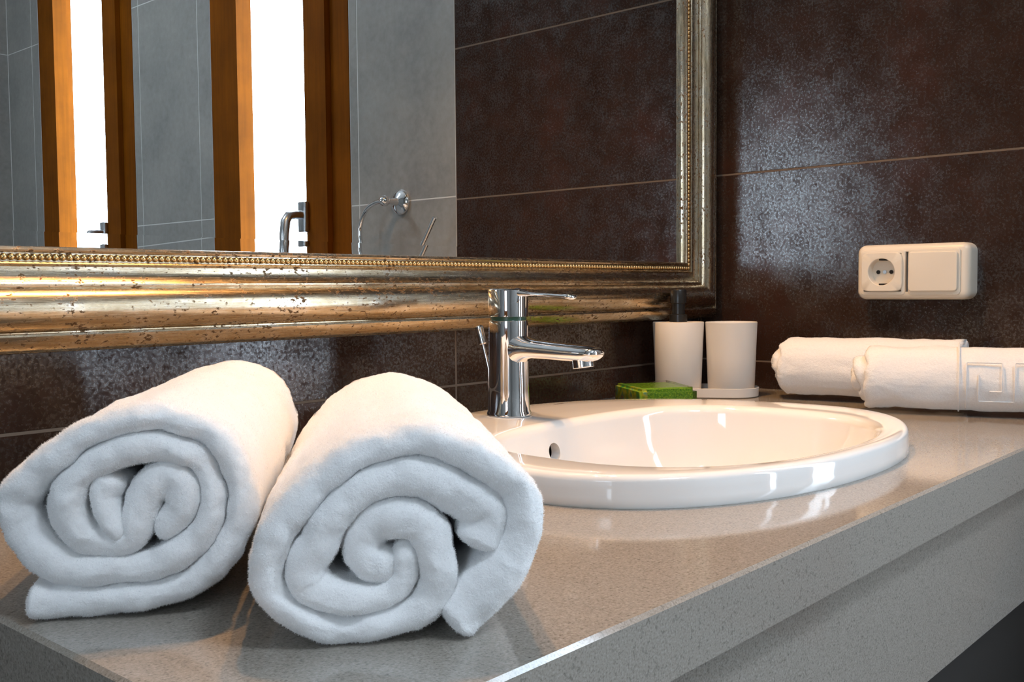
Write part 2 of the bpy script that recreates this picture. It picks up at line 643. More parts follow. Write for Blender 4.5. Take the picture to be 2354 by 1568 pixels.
for k in range(1, int((MZ1 - MZ0) / P)):
    bmesh.ops.create_uvsphere(rest, u_segments=8, v_segments=6, radius=0.0030, matrix=Matrix.Translation((MX1, -0.0262, MZ0 + k * P)))
o = obj('bead_row', rest, 'bead', rrail, True, 180)
o['kind'] = 'stuff'

# ------------------------------------------------------------------ lamp above the mirror
lx, ly, lz = -0.66, -0.15, 1.36
lamp = thing('wall_lamp', 'brushed metal lamp with two warm shades above the mirror', 'lamp', (lx, -0.001, lz))
obj('back_plate', bbox((lx - 0.16, lx + 0.16, -0.022, -0.001, lz - 0.03, lz + 0.03), 0.004), 'lamp', lamp, True)
for s in (-1, 1):
    cx = lx + s * 0.11
    obj('arm', tube([(cx, -0.02, lz), (cx, -0.08, lz + 0.02), (cx, ly + 0.02, lz + 0.03), (cx, ly, lz + 0.005)], 0.007), 'lamp', lamp, True)
    sh = bmesh.new()
    prof = [(0.0, 0.018), (0.03, 0.032), (0.09, 0.052), (0.092, 0.050), (0.03, 0.029), (0.003, 0.015)]
    d, u, w = frame_of((0, 0, -1))
    rings = [[Vector((cx, ly, lz + 0.02)) + d * h + (u * math.cos(2 * PI * i / 24) + w * math.sin(2 * PI * i / 24)) * r for i in range(24)] for h, r in prof]
    shade = obj('lamp_shade', loft(rings, True, True, bm=sh), 'lamp', lamp, True)
    obj('bulb', lathe((cx, ly, lz + 0.012), (0, 0, -1), [(0, 0.010), (0.02, 0.012), (0.035, 0.018), (0.048, 0.019), (0.060, 0.013), (0.066, 0.002)], 16), 'bulb', shade, True)
    ld = bpy.data.lights.new('warm_bulb', 'SPOT')
    ld.spot_size = R(100)
    ld.spot_blend = 1.0
    ld.energy = LAMP_W
    ld.color = LAMP_C
    ld.shadow_soft_size = 0.02
    lo = bpy.data.objects.new('warm_bulb', ld)
    COL.objects.link(lo)
    lo.location = (cx, ly, lz - 0.080 + Z0)
    lo.rotation_euler = (Vector((-0.68, -0.33, 0.0)) - Vector((cx, ly, lz - 0.08))).to_track_quat('-Z', 'Y').to_euler()

# ------------------------------------------------------------------ ceiling lamp in the middle of the room
MD['panel'] = mat('lit panel', (0.9, 0.9, 0.9), 0.5)[0]
pb = MD['panel'].node_tree.nodes['Principled BSDF']
pb.inputs['Emission Color'].default_value = (0.76, 0.87, 1.0, 1)
pb.inputs['Emission Strength'].default_value = CEIL_E
cl = thing('ceiling_lamp', 'flat white ceiling lamp in the middle of the bathroom', 'lamp', (-1.05, -1.65, ZC - 0.04))
obj('housing', bbox((-1.27, -0.83, -1.79, -1.51, ZC - 0.030, ZC - 0.0005), 0.004), 'plaster', cl, True)
obj('diffuser', bbox((-1.255, -0.845, -1.775, -1.525, ZC - 0.040, ZC - 0.0305), 0.003), 'panel', cl, True)

# ------------------------------------------------------------------ sink outline
SCX, SCY = -0.626, -0.375
NS = 128


def superpt(th, ax, bf, bb, n):
    c, s = math.cos(th), math.sin(th)
    b = bb if s > 0 else bf
    r = (abs(c / ax) ** n + abs(s / b) ** n) ** (-1.0 / n)
    return r * c, r * s


def outer_pt(th, ins=0.0):
    x, y = superpt(th, 0.272 - ins, 0.170 - ins, 0.283 - ins, 2.2)
    return SCX + x, SCY + y


def inner_pt(th, ins=0.0):
    x, y = superpt(th, 0.206 - ins, 0.147 - ins, 0.148 - ins, 3.1 if math.sin(th) > 0 else 2.35)
    return SCX + x, SCY + 0.004 + y


TH_ = [2 * PI * i / NS for i in range(NS)]

# ------------------------------------------------------------------ countertop and vanity
CX0, CX1, CY0, CY1, CT = -1.278, -0.001, -0.604, -0.001, 0.0415


def rect_ring(x0, x1, y0, y1, z):
    out = []
    for th in TH_:
        c, s = math.cos(th), math.sin(th)
        t = min((x1 - SCX) / c if c > 1e-9 else ((x0 - SCX) / c if c < -1e-9 else 9), (y1 - SCY) / s if s > 1e-9 else ((y0 - SCY) / s if s < -1e-9 else 9))
        out.append([SCX + c * t, SCY + s * t, z])
    for cx, cy in ((x0, y0), (x1, y0), (x1, y1), (x0, y1)):
        a = math.atan2(cy - SCY, cx - SCX) % (2 * PI)
        i = int(round(a / (2 * PI) * NS)) % NS
        out[i] = [cx, cy, z]
    return [Vector(p) for p in out]


hole = lambda z: [Vector((*outer_pt(t, 0.012), z)) for t in TH_]
top = thing('countertop', 'speckled beige grey quartz countertop with polished top', 'countertop', (-0.64, -0.30, -CT))
e = 0.0022
rings = [hole(-CT), hole(0), rect_ring(CX0 + e, CX1, CY0 + e, CY1, 0), rect_ring(CX0, CX1, CY0, CY1, -e), rect_ring(CX0, CX1, CY0, CY1, -CT)]
obj('slab', loft(rings, wrap=True), 'quartz', top)
obj('apron', boxes((CX0 + 0.02, CX1, -0.585, -0.565, -0.180, -CT)), 'quartz', top)
van = thing('vanity_cabinet', 'dark stained vanity cabinet under the quartz countertop', 'cabinet', (-0.64, -0.30, ZF))
obj('body', boxes((CX0 + 0.05, CX1, -0.545, -0.526, ZF, -0.185), (CX0 + 0.05, CX0 + 0.07, -0.526, -0.002, ZF, -0.185), (CX1 - 0.02, CX1, -0.526, -0.002, ZF, -0.185)), 'cabinet', van)
for k in range(2):
    x0 = CX0 + 0.054 + k * 0.61
    d = obj('door', bbox((x0, x0 + 0.604, -0.563, -0.546, ZF + 0.06, -0.19), 0.002), 'cabinet', van)
    hx = x0 + (0.54 if k == 0 else 0.06)
    obj('handle', tube([(hx, -0.563, -0.30), (hx, -0.585, -0.30), (hx, -0.585, -0.42), (hx, -0.563, -0.42)], 0.005), 'satin', d, True)

# ------------------------------------------------------------------ washbasin
sink = thing('washbasin', 'oval white ceramic drop-in basin set in the countertop', 'sink', (SCX, SCY, 0.0))
ZR = 0.0252
rings = []


def ring(fn, z):
    rings.append([Vector((*fn(t), z)) for t in TH_])


O = lambda i: (lambda t: outer_pt(t, i))
I = lambda i: (lambda t: inner_pt(t, i))
lerp2 = lambda f: (lambda t: tuple(a + (b - a) * f for a, b in zip(outer_pt(t, 0.0073), inner_pt(t, -0.012))))
ring(O(0.004), 0.0)
ring(O(0.0008), 0.0)
ring(O(0.0), 0.0012)
for z in (0.008, 0.014):
    ring(O(0.0008 * z / 0.014), z)
for k in range(1, 8):
    a = k / 7 * PI / 2
    ring(O(0.0008 + 0.0065 * (1 - math.cos(a))), 0.0185 + (ZR - 0.0185) * math.sin(a))
ring(lerp2(0.35), ZR + 0.0002)
ring(lerp2(0.7), ZR - 0.0004)
for k in range(0, 8):
    a = k / 7 * PI / 2
    ring(I(-0.011 + 0.011 * math.sin(a) + 0.0), ZR - 0.0008 - 0.011 * (1 - math.cos(a)))
for z, i in ((0.004, 0.002), (-0.015, 0.006), (-0.040, 0.014), (-0.065, 0.028), (-0.085, 0.048), (-0.098, 0.072), (-0.105, 0.098), (-0.108, 0.118)):
    ring(I(i), z)
DR = lambda r: (lambda t: (SCX + r * math.cos(t), SCY + 0.004 + r * math.sin(t)))
ring(DR(0.024), -0.1095)
ring(DR(0.021), -0.112)
ring(DR(0.021), -0.125)
ring(DR(0.030), -0.125)
for z, i in ((-0.120, 0.110), (-0.112, 0.07), (-0.095, 0.035), (-0.07, 0.012), (-0.04, -0.001), (0.0, -0.009)):
    ring(I(i), z)
basin = obj('basin', loft(rings, wrap=True), 'ceramic', sink, True, 50)
# overflow hole cut through the rear bowl wall
oc = Vector((-0.672, SCY + 0.148, -0.0060))
cut = obj('cutter', lathe(oc + Vector((0, 0.03, 0)), (0, -1, 0), [(0, 0.0095), (0.055, 0.0095)], 28), 'ceramic', sink, True)
md = basin.modifiers.new('overflow', 'BOOLEAN')
md.object = cut
md.operation = 'DIFFERENCE'
md.solver = 'EXACT'
dg = bpy.context.evaluated_depsgraph_get()
nm = bpy.data.meshes.new_from_object(basin.evaluated_get(dg))
basin.modifiers.clear()
basin.data = nm
bpy.data.objects.remove(cut, do_unlink=True)
nm.polygons.foreach_set('use_smooth', [True] * len(nm.polygons))
nm.set_sharp_from_angle(angle=R(50))
obj('drain', lathe((SCX, SCY + 0.004, -0.122), (0, 0, 1), [(0, 0.020), (0.010, 0.020), (0.012, 0.030), (0.0145, 0.030), (0.0155, 0.026), (0.0155, 0.022), (0.019, 0.020), (0.021, 0.010), (0.0215, 0.001)], 28), 'chrome', sink, True)
bm = bmesh.new()
for k, (dx, w) in enumerate(((0, 0.003), (0.004, 0.0028), (0.008, 0.003), (0.012, 0.0016), (0.0148, 0.003))):
    box(bm, -0.548 + dx, -0.548 + dx + w, -0.1290, -0.1255, ZR - 0.0002, ZR + 0.0004)
obj('maker_mark', bm, 'mark', sink)

# ------------------------------------------------------------------ basin mixer tap
FX, FY, FZ = -0.6555, -0.1500, ZR + 0.0001
tap = thing('basin_mixer_tap', 'chrome single lever mixer tap standing on the white basin', 'tap', (FX, FY, FZ))
obj('body', lathe((FX, FY, FZ), (0, 0, 1), [(0, 0.0240), (0.0010, 0.0248), (0.003, 0.0246), (0.006, 0.0232), (0.03, 0.0222), (0.07, 0.0217), (0.100, 0.0217), (0.1040, 0.0215), (0.1048, 0.0205)], 48), 'chrome', tap, True)
obj('gap_ring', lathe((FX, FY, FZ + 0.1048), (0, 0, 1), [(0, 0.0200), (0.0034, 0.0200)], 40), 'ringm', tap, True)  # fills the gap below the cap; its greenish reflection is painted on
bm = lathe((FX, FY, FZ + 0.1082), (0, 0, 1), [(0, 0.0205), (0.0008, 0.0218), (0.0280, 0.0222), (0.0300, 0.0218), (0.0309, 0.0205), (0.0312, 0.0120), (0.0312, 0.001)], 48)
for v in bm.verts:                                  # the cap top slopes gently towards the lever
    if v.co.z > FZ + 0.130:
        v.co.z += 0.03 * (v.co.y - FY)
cap = obj('cap', bm, 'chrome', tap, True)
# lever


def sweep_yz(stations, n=20, p=3.0):
    """stations: (y, z, half width in x, half height in z)"""
    rings = []
    for y, z, hx, hz in stations:
        r = []
        for i in range(n):
            a = 2 * PI * i / n
            c, s = math.cos(a), math.sin(a)
            r.append(Vector((FX + hx * math.copysign(abs(c) ** (2 / p), c), y, z + hz * math.copysign(abs(s) ** (2 / p), s))))
        rings.append(r)
    return loft(rings, True, True)


obj('lever', sweep_yz([(FY - 0.014, 0.1600, 0.010, 0.0052), (FY - 0.024, 0.1592, 0.0085, 0.0034), (FY - 0.034, 0.1585, 0.0066, 0.0022), (FY - 0.055, 0.1575, 0.0060, 0.0020), (FY - 0.078, 0.1562, 0.0062, 0.0021),
                       (FY - 0.083, 0.1559, 0.0070, 0.0030), (FY - 0.0880, 0.1555, 0.0072, 0.0032), (FY - 0.0905, 0.1552, 0.0060, 0.0026), (FY - 0.0920, 0.155, 0.003, 0.0014)], 20, 2.4), 'chrome', tap, True, 60)
obj('spout', sweep_yz([(FY - 0.004, 0.0985, 0.0170, 0.0210), (FY - 0.016, 0.0985, 0.0170, 0.0180), (FY - 0.022, 0.0990, 0.0160, 0.0140), (FY - 0.029, 0.0994, 0.0152, 0.0112), (FY - 0.038, 0.0992, 0.0148, 0.0100), (FY - 0.060, 0.0984, 0.0146, 0.0094),
                       (FY - 0.085, 0.0974, 0.0146, 0.0090), (FY - 0.105, 0.0968, 0.0145, 0.0086), (FY - 0.113, 0.0968, 0.0140, 0.0080), (FY - 0.119, 0.0972, 0.0126, 0.0066), (FY - 0.1225, 0.0976, 0.0098, 0.0046), (FY - 0.1238, 0.0978, 0.0050, 0.0022)], 28, 2.3), 'chrome', tap, True, 60)
obj('aerator', lathe((FX, FY - 0.1015, 0.0925), (0, -0.16, -1), [(0, 0.0112), (0.0098, 0.0112), (0.0104, 0.0104), (0.0104, 0.0088), (0.0070, 0.0080)], 32), 'chrome', tap, True)
rod = obj('lift_rod', tube([(FX, FY + 0.029, ZR + 0.001), (FX, FY + 0.0300, 0.075), (FX, FY + 0.0400, 0.107)], 0.0020, 10), 'chrome', tap, True)
obj('knob', lathe((FX, FY + 0.0385, 0.102), (0, 0.30, 1), [(0, 0.0030), (0.001, 0.0046), (0.016, 0.0046), (0.0172, 0.0050), (0.0205, 0.0050), (0.0215, 0.004), (0.022, 0.0015)], 24), 'chrome', rod, True)

# ------------------------------------------------------------------ soap set
cA = Vector((-0.130, -0.130, 0))
cB = Vector((-0.1700, -0.0625, 0))
ax = (cB - cA).normalized()
nx = Vector((-ax.y, ax.x, 0))


def stadium(r, z):
    out = []
    for i in range(48):
        a = 2 * PI * i / 48
        d = ax * math.cos(a) + nx * math.sin(a)
        out.append((cB if math.cos(a) > 0 else cA) + d * r + Vector((0, 0, z)))
    return out


tr = obj('tray', loft([stadium(0.0390, 0.0005), stadium(0.0404, 0.0015), stadium(0.0410, 0.0140), stadium(0.0405, 0.0146), stadium(0.0400, 0.0140), stadium(0.0396, 0.0050)], True, True), 'cup', None, True)
tag(tr, 'low off-white plastic tray under the two cups', 'tray')


def cup(name, label, c, cat):
    t = thing(name, label, cat, (c.x, c.y, 0.0052))
    return t


H = 0.1065
pc = thing('soap_dispenser', 'off-white soap dispenser with a black pump, next to the plain tumbler', 'dispenser', (cB.x, cB.y, 0.0053))
obj('body', lathe((cB.x, cB.y, 0.0053), (0, 0, 1), [(0, 0.0328), (0.002, 0.0342), (H * 0.5, 0.0362), (H - 0.001, 0.0385), (H, 0.0379), (H, 0.012)], 48), 'cup', pc, True)
pump = obj('pump', lathe((cB.x, cB.y, 0.0053 + H), (0, 0, 1), [(0, 0.0135), (0.011, 0.0135), (0.012, 0.0100), (0.028, 0.0100), (0.0285, 0.0122), (0.047, 0.0126), (0.049, 0.0115)], 28), 'black', pc, True)
sd = Vector((0.8, 0.6, 0))
sp = Vector((cB.x, cB.y, 0.0053 + H + 0.043))
obj('nozzle', tube([sp, sp - ax * 0.0 + Vector((0.02, 0.012, 0.001)), sp + Vector((0.034, 0.020, -0.004))], [0.006, 0.005, 0.0038], 12), 'black', pump, True)
tb = thing('tumbler', 'plain off-white tumbler without a pump on the tray', 'tumbler', (cA.x, cA.y, 0.0053))
obj('cup', lathe((cA.x, cA.y, 0.0053), (0, 0, 1), [(0, 0.0328), (0.002, 0.0342), (H * 0.5, 0.0362), (H - 0.0006, 0.0383), (H, 0.0377), (H - 0.001, 0.0369), (0.006, 0.032)], 48), 'cup', tb, True)

# ------------------------------------------------------------------ wrapped sponge
spc = Vector((-0.368, -0.128, 0.0))
a1 = Vector((math.cos(R(-35)), math.sin(R(-35)), 0))
a2 = Vector((math.cos(R(55)), math.sin(R(55)), 0))


def sblock(u0, u1, v0, v1, z0, z1, bev, seg=3):
    bm = boxes((u0, u1, v0, v1, z0, z1))
    bmesh.ops.bevel(bm, geom=list(bm.edges), offset=bev, segments=seg, affect='EDGES')
    for v in bm.verts:
        v.co = spc + a1 * v.co.x + a2 * v.co.y + Vector((0, 0, v.co.z))
    return bm


spg = thing('wrapped_sponge', 'bright green sponge in clear plastic wrap behind the basin', 'sponge', tuple(spc + a1 * 0.04 + a2 * 0.05))
obj('sponge', sblock(0.002, 0.080, 0.002, 0.104, 0.0012, 0.0275, 0.004), 'sponge', spg, True)
obj('printed_label', sblock(0.0005, 0.014, 0.0010, 0.1045, 0.0010, 0.0282, 0.0035), 'label', spg, True)
bm = sblock(-0.001, 0.083, -0.001, 0.106, 0.0004, 0.0300, 0.006, 4)
bmesh.ops.subdivide_edges(bm, edges=list(bm.edges), cuts=2, use_grid_fill=True)
for v in bm.verts:
    nz = noise.noise(v.co * 130)
    v.co.z = max(v.co.z + nz * 0.0012, 0.0003)
obj('wrap', bm, 'film', spg, True)
bm = bmesh.new()
fl = []
for i in range(9):
    row = []
    for j in range(5):
        u, v = 0.008 + 0.066 * i / 8, 0.105 + 0.020 * j / 4
        row.append(bm.verts.new(spc + a1 * u + a2 * v + Vector((0, 0, 0.010 + 0.004 * math.sin(i * 1.9 + j) + 0.004 * (j / 4)))))
    fl.append(row)
for i in range(8):
    for j in range(4):
        bm.faces.new((fl[i][j], fl[i + 1][j], fl[i + 1][j + 1], fl[i][j + 1]))
obj('wrap_flap', bm, 'film', spg, True)


# ------------------------------------------------------------------ rolled towels
def strand_mesh(bm, path, hw, length, origin, heading, seed=0, step=0.0018, wob=0.004, taper=0.0, others=(), tele=0.0, tail=0.0):
    """A thick cloth ribbon following path (u sideways, v up) in the face plane, run back along the heading."""
    P = resample(catmull(path, 10), step)
    n = len(P)
    P = P + np.array([[0.0016 * noise.noise((k * step * 45, seed, 9.0)), 0.0016 * noise.noise((k * step * 45, seed, 3.0))] for k in range(n)])
    T = np.gradient(P, axis=0)
    T /= np.linalg.norm(T, axis=1)[:, None]
    NN = np.stack([-T[:, 1], T[:, 0]], 1)
    s = np.linspace(0, 1, n)
    arc = np.arange(n) * step
    a = np.array([math.cos(heading), math.sin(heading), 0])
    uax = np.array([math.sin(heading), -math.cos(heading), 0])
    hwv = np.array([hw * (1 + 0.16 * noise.noise((x * 34 + seed, seed * 3.1, 0))) for x in arc])
    # each side swells until it meets the neighbouring layer
    allp = [(P, arc, True)] + [(resample(catmull(q, 10), 0.004), None, False) for q in others]

    def side(sg):
        o = np.empty(n)
        for i in range(n):
            best = 9.0
            for Q, ar, same in allp:
                dv = Q - P[i]
                dd = np.linalg.norm(dv, axis=1) + 1e-9
                ok = (dv @ (sg * NN[i])) > 0.8 * dd
                if same:
                    ok &= np.abs(ar - arc[i]) > 0.028
                if ok.any():
                    best = min(best, dd[ok].min())
            o[i] = hwv[i] if best > 0.045 else min(max(0.515 * best, 0.62 * hw), 1.38 * hw)
        k = 9
        return np.convolve(np.pad(o, k, mode='edge'), np.ones(2 * k + 1) / (2 * k + 1), 'valid')

    hP, hM = side(1), side(-1)
    swell = 1 + tail * np.exp(-(arc / 0.035) ** 2)
    hP, hM = hP * swell, hM * swell
    off = np.array([wob * noise.noise((x * 22 + seed * 7, 1.7, seed)) + wob * 0.6 * noise.noise((x * 60, seed, 4.2)) for x in arc]) - tele * np.clip(s * 1.3 - 0.3, 0, 1)
    # rings along the axis
    sect = []
    for k in range(9):
        ph = k / 8 * PI / 2
        sect.append((hw * 1.1 * (1 - math.cos(ph)) if False else hw * 1.15 * (1 - math.sin(PI / 2 - ph)), max(math.sin(ph), 0.02)))
    x = sect[-1][0]
    dx = 0.002
    while x < length - hw:
        x += dx
        dx = min(dx * 1.12, 0.009)
        sect.append((x, 1.0))
    for k in range(1, 6):
        ph = k / 5 * PI / 2
        sect.append((length - hw + hw * math.sin(ph), max(math.cos(ph), 0.05)))
    E = 5
    base = len(bm['v'])
    M_ = 2 * n + 2 * E
    for (ad, sc) in sect:
        fr = max(0.0, 1 - ad / 0.10)
        sh = 1 - taper * ad / length
        outer = P + NN * (hP * sc)[:, None]
        inner = (P - NN * (hM * sc)[:, None])[::-1]
        capE = [P[-1] + sc * (NN[-1] * (hP[-1] if q < PI / 2 else hM[-1]) * math.cos(q) + T[-1] * hwv[-1] * math.sin(q)) for q in [PI * (j + 1) / (E + 1) for j in range(E)]]
        capS = [P[0] + sc * (-NN[0] * (hM[0] if q < PI / 2 else hP[0]) * math.cos(q) - T[0] * hwv[0] * 0.55 * math.sin(q)) for q in [PI * (j + 1) / (E + 1) for j in range(E)]]
        Lp = np.concatenate([outer, np.array(capE), inner, np.array(capS)])
        of = np.concatenate([off, [off[-1]] * E, off[::-1], [off[0]] * E])
        for (u, v), o_ in zip(Lp, of):
            aa = ad + o_ * fr
            u2, v2 = u * sh, v * sh
            p = origin + uax * u2 + a * aa + np.array([0, 0, v2])
            bm['v'].append(p)
    nr = len(sect)
    for r in range(nr - 1):
        b0, b1 = base + r * M_, base + (r + 1) * M_
        for j in range(M_):
            k = (j + 1) % M_
            bm['f'].append((b0 + j, b0 + k, b1 + k, b1 + j))
    for r, flip in ((0, False), (nr - 1, True)):            # close the ends across the ribbon
        b0 = base + r * M_
        for j in range(n - 1):
            bm['f'].append((b0 + j, b0 + j + 1, b0 + n + E + (n - 2 - j), b0 + n + E + (n - 1 - j)))
        bm['f'].append(tuple(b0 + n - 1 + j for j in range(E + 2)))
        bm['f'].append(tuple([b0 + 2 * n + E - 1 + j for j in range(E + 1)] + [b0]))


def towel(name, label, group, strands, length, origin, heading, seed, hw, taper=0.0, wob=0.004, tele=0.0, tail=(0.0,), extra=None, fluff=0.0007, pile=(2.4e6, 0.9e6, 0.0013)):
    d = {'v': [], 'f': []}
    SP = [[(u / 1000, v / 1000) for u, v in pth] for pth in strands]
    for i, pth in enumerate(SP):
        strand_mesh(d, pth, hw, length, np.array(origin, float), heading, seed + i * 3, wob=wob, taper=taper, others=[q for j, q in enumerate(SP) if j != i], tele=tele, tail=tail[min(i, len(tail) - 1)])
    V = np.array(d['v'])
    # soft uneven pile
    out = []
    for p in V:
        q = Vector(p)
        w = noise.noise_vector(q * 26) * 0.0022 + noise.noise_vector(q * 75) * 0.0009 + noise.noise_vector(q * 160) * fluff + noise.noise_vector(q * 420) * fluff * 0.8
        r = q + w
        r.z = max(r.z, 0.0004 + 0.0004 * noise.noise(q * 300))
        out.append(r)
    if extra:
        out = [extra(p) for p in out]
    root = thing(name, label, 'towel', tuple(origin), group)
    rl = root_loc(root)
    me = bpy.data.meshes.new('cloth')
    me.from_pydata([tuple(p - rl) for p in out], [], d['f'])
    me.polygons.foreach_set('use_smooth', [True] * len(me.polygons))
    bm = bmesh.new()
    bm.from_mesh(me)
    bmesh.ops.recalc_face_normals(bm, faces=bm.faces)
    bm.to_mesh(me)
    bm.free()
    me.materials.append(MD['towel'])
    o = bpy.data.objects.new('cloth', me)
    COL.objects.link(o)
    o.parent = root
    # short loose pile standing on the visible cloth
    rng = np.random.default_rng(seed)
    np_ = len(me.polygons)
    ce = np.empty(np_ * 3)
    no = np.empty(np_ * 3)
    ar = np.empty(np_)
    me.polygons.foreach_get('center', ce)
    me.polygons.foreach_get('normal', no)
    me.polygons.foreach_get('area', ar)
    ce, no = ce.reshape(-1, 3), no.reshape(-1, 3)
    a = np.array([math.cos(heading), math.sin(heading), 0])
    u = np.array([math.sin(heading), -math.cos(heading), 0])
    al, uu, vv = ce @ a, ce @ u, ce[:, 2]
    cu, cv = (uu.min() + uu.max()) / 2, (vv.min() + vv.max()) / 2
    an = np.arctan2(vv - cv, uu - cu)
    rr_ = np.hypot(uu - cu, vv - cv)
    bi = ((an + PI) / (2 * PI) * 60).astype(int) % 60
    mx = np.array([rr_[bi == k].max() if (bi == k).any() else 0 for k in range(60)])
    shell = (rr_ > 0.90 * mx[bi]) & (((no @ u) * (uu - cu) + no[:, 2] * (vv - cv)) > 0)
    frontm = al < 0.016
    wgt = ar * (frontm * pile[0] + (shell & ~frontm) * pile[1])
    cnt = rng.poisson(wgt)
    idx = np.repeat(np.arange(np_), cnt)
    k = len(idx)
    vi = np.array([p.vertices[:4] if len(p.vertices) >= 4 else (*p.vertices[:3], p.vertices[2]) for p in me.polygons])
    vc = np.empty(len(me.vertices) * 3)
    me.vertices.foreach_get('co', vc)
    vc = vc.reshape(-1, 3)
    w4 = rng.dirichlet((1, 1, 1, 1), k)
    base = (vc[vi[idx]] * w4[:, :, None]).sum(1)
    dr = no[idx] + rng.normal(0, 0.45, (k, 3))
    dr /= np.linalg.norm(dr, axis=1)[:, None]
    sd = np.cross(dr, rng.normal(0, 1, (k, 3)))
    sd /= np.linalg.norm(sd, axis=1)[:, None]
    ln = rng.uniform(0.5, 1.0, k)[:, None] * pile[2] * np.where(frontm[idx], 1.0, 0.6)[:, None]
    tip = base + dr * ln
    tip[:, 2] = np.maximum(tip[:, 2], -rl.z + 0.0002)
    base = base - no[idx] * 0.0002
    tri = np.stack([base - sd * 0.00011, base + sd * 0.00011, tip], 1).reshape(-1, 3)
    pm = bpy.data.meshes.new('pile')
    pm.vertices.add(3 * k)
    pm.vertices.foreach_set('co', tri.ravel())
    pm.loops.add(3 * k)
    pm.loops.foreach_set('vertex_index', np.arange(3 * k))
    pm.polygons.add(k)
    pm.polygons.foreach_set('loop_start', np.arange(k) * 3)
    pm.update(calc_edges=True)
    pm.materials.append(MD['fibre'])
    po = bpy.data.objects.new('pile', pm)
    COL.objects.link(po)
    po.parent = root
    po['kind'] = 'stuff'
    print('pile', name, k, np_)
    return root


A = [[44.5, 9.0], [56.5, 18.5], [71.9, 36.3], [79.4, 53.0], [74.0, 69.7], [59.5, 83.0], [40.7, 91.5], [22.9, 94.7], [2.6, 90.5], [-15.0, 79.5], [-29.0, 65.9], [-38.7, 51.6], [-42.4, 37.1], [-37.6, 23.1], [-24.9, 12.2], [-7.5, 7.8], [11.9, 8.4], [26.3, 14.2], [34.0, 24.5], [34.2, 37.3], [30.2, 50.2], [21.4, 57.3], [10.9, 58.7], [3.0, 53.2], [0.5, 45.5], [3.5, 38.5], [9.5, 34.5]]
B = [[57.3, 45.7], [61.3, 57.4], [51.4, 66.3], [36.0, 74.8], [22.7, 78.5], [9.4, 77.2], [-3.0, 71.1], [-12.7, 60.8], [-19.9, 48.6], [-26.3, 37.3], [-24.7, 27.5], [-13.4, 21.5], [-0.3, 19.9], [11.1, 22.3], [18.5, 28.5], [19.6, 38.0]]
L = [[-67.9, 9.4], [-41.5, 9.0], [-15.4, 9.8], [7.5, 16.4], [25.1, 33.4], [33.2, 53.0], [30.9, 75.0], [18.9, 92.2], [-1.7, 100.6], [-22.1, 100.2], [-43.5, 91.2], [-62.1, 79.2], [-76.1, 65.3], [-78.3, 52.9], [-71.6, 40.1], [-59.2, 29.8], [-41.1, 23.9], [-17.8, 23.7], [2.1, 30.5], [15.8, 43.8], [18.1, 61.6], [10.9, 77.6], [-4.9, 85.5], [-22.5, 85.1], [-39.3, 76.5], [-49.7, 64.3], [-51.0, 52.7], [-43.2, 42.2], [-31, 38.0], [-22, 42.5], [-19, 53], [-14.5, 64], [-4.5, 69], [4, 63], [4, 53], [-3, 46]]
L2 = [[-33, 69], [-36, 60], [-33.5, 51], [-30, 46]]
HD = R(50)
towel('rolled_towel', 'large rolled white terry towel beside the basin with a loose flap open at its edge', 'rolled white towels on the countertop', [A, B], 0.335, (-1.188, -0.532, 0.0006), HD, 1, 0.0083, 0.035, tail=(0.38, 0.12))
towel('rolled_towel', 'large rolled white terry towel at the countertop end with its tail lying flat beneath', 'rolled white towels on the countertop', [L, L2], 0.345, (-1.2195, -0.4255, 0.0006), HD, 5, 0.0082, 0.035, tail=(0.05, 0.0))


def spiral(rx, ry, turns, th, start=-90, cz=None):
    out = []
    k = 0
    n = int(turns * 14)
    for i in range(n + 1):
        f = i / 14
        a = R(start) + 2 * PI * f
        k = 1 - f * th / rx
        if k < 0.12:
            break
        out.append((rx * k * math.cos(a), (cz or ry) + ry * k * math.sin(a)))
    return [(u * 1000, v * 1000) for u, v in out]


hd2 = R(-80)
towel('rolled_towel', 'small rolled white towel against the dark side wall, behind the patterned one', 'rolled white towels on the countertop', [spiral(0.038, 0.040, 3.0, 0.0120, -60, 0.0475)], 0.245, (-0.100, -0.206, 0.0006), hd2, 11, 0.0062, wob=0.008, tele=0.020, pile=(0.6e6, 0.6e6, 0.0016), fluff=0.0006)
hd3 = R(-72)
tw = towel('rolled_towel', 'small rolled white towel with an embossed square key pattern band', 'rolled white towels on the countertop', [spiral(0.036, 0.0385, 3.0, 0.0120, -60, 0.0455)], 0.235, (-0.183, -0.360, 0.0006), hd3, 17, 0.0062, wob=0.008, tele=0.022, pile=(0.6e6, 0.6e6, 0.0016), fluff=0.0006)

def on_roll(sx, ph, lift):
    rx, ry = 0.0360 + 0.0066 + lift, 0.0385 + 0.0066 + lift
    a = np.array([math.cos(hd3), math.sin(hd3), 0])
    u = np.array([math.sin(hd3), -math.cos(hd3), 0])
    return Vector(np.array((-0.183, -0.360, 0.0006)) + a * sx + u * rx * math.cos(ph) + np.array([0, 0, 0.0455 + ry * math.sin(ph)]))


bm = bmesh.new()
key = [[(0.118, -52), (0.118, 30), (0.158, 30), (0.158, -16), (0.144, -16)], [(0.132, 12), (0.132, -34), (0.172, -34), (0.172, 30), (0.205, 30)], [(0.110, -62), (0.110, 110)]]
for pl in key:
    P_ = resample(np.array([(a, b * 0.0007) for a, b in pl], float), 0.002)
    pts = [on_roll(a, R(b / 0.0007), 0.0002) for a, b in P_]
    tube(pts, 0.0010, 8, bm=bm)
kp = obj('key_pattern', bm, 'towel', tw, True, 180)
kp['label'] = 'embossed square key border'

# ------------------------------------------------------------------ socket and switch on the dark wall
sy0, sy1, sz0, sz1, sd_ = -0.4406, -0.2817, 0.1440, 0.2232, 0.034


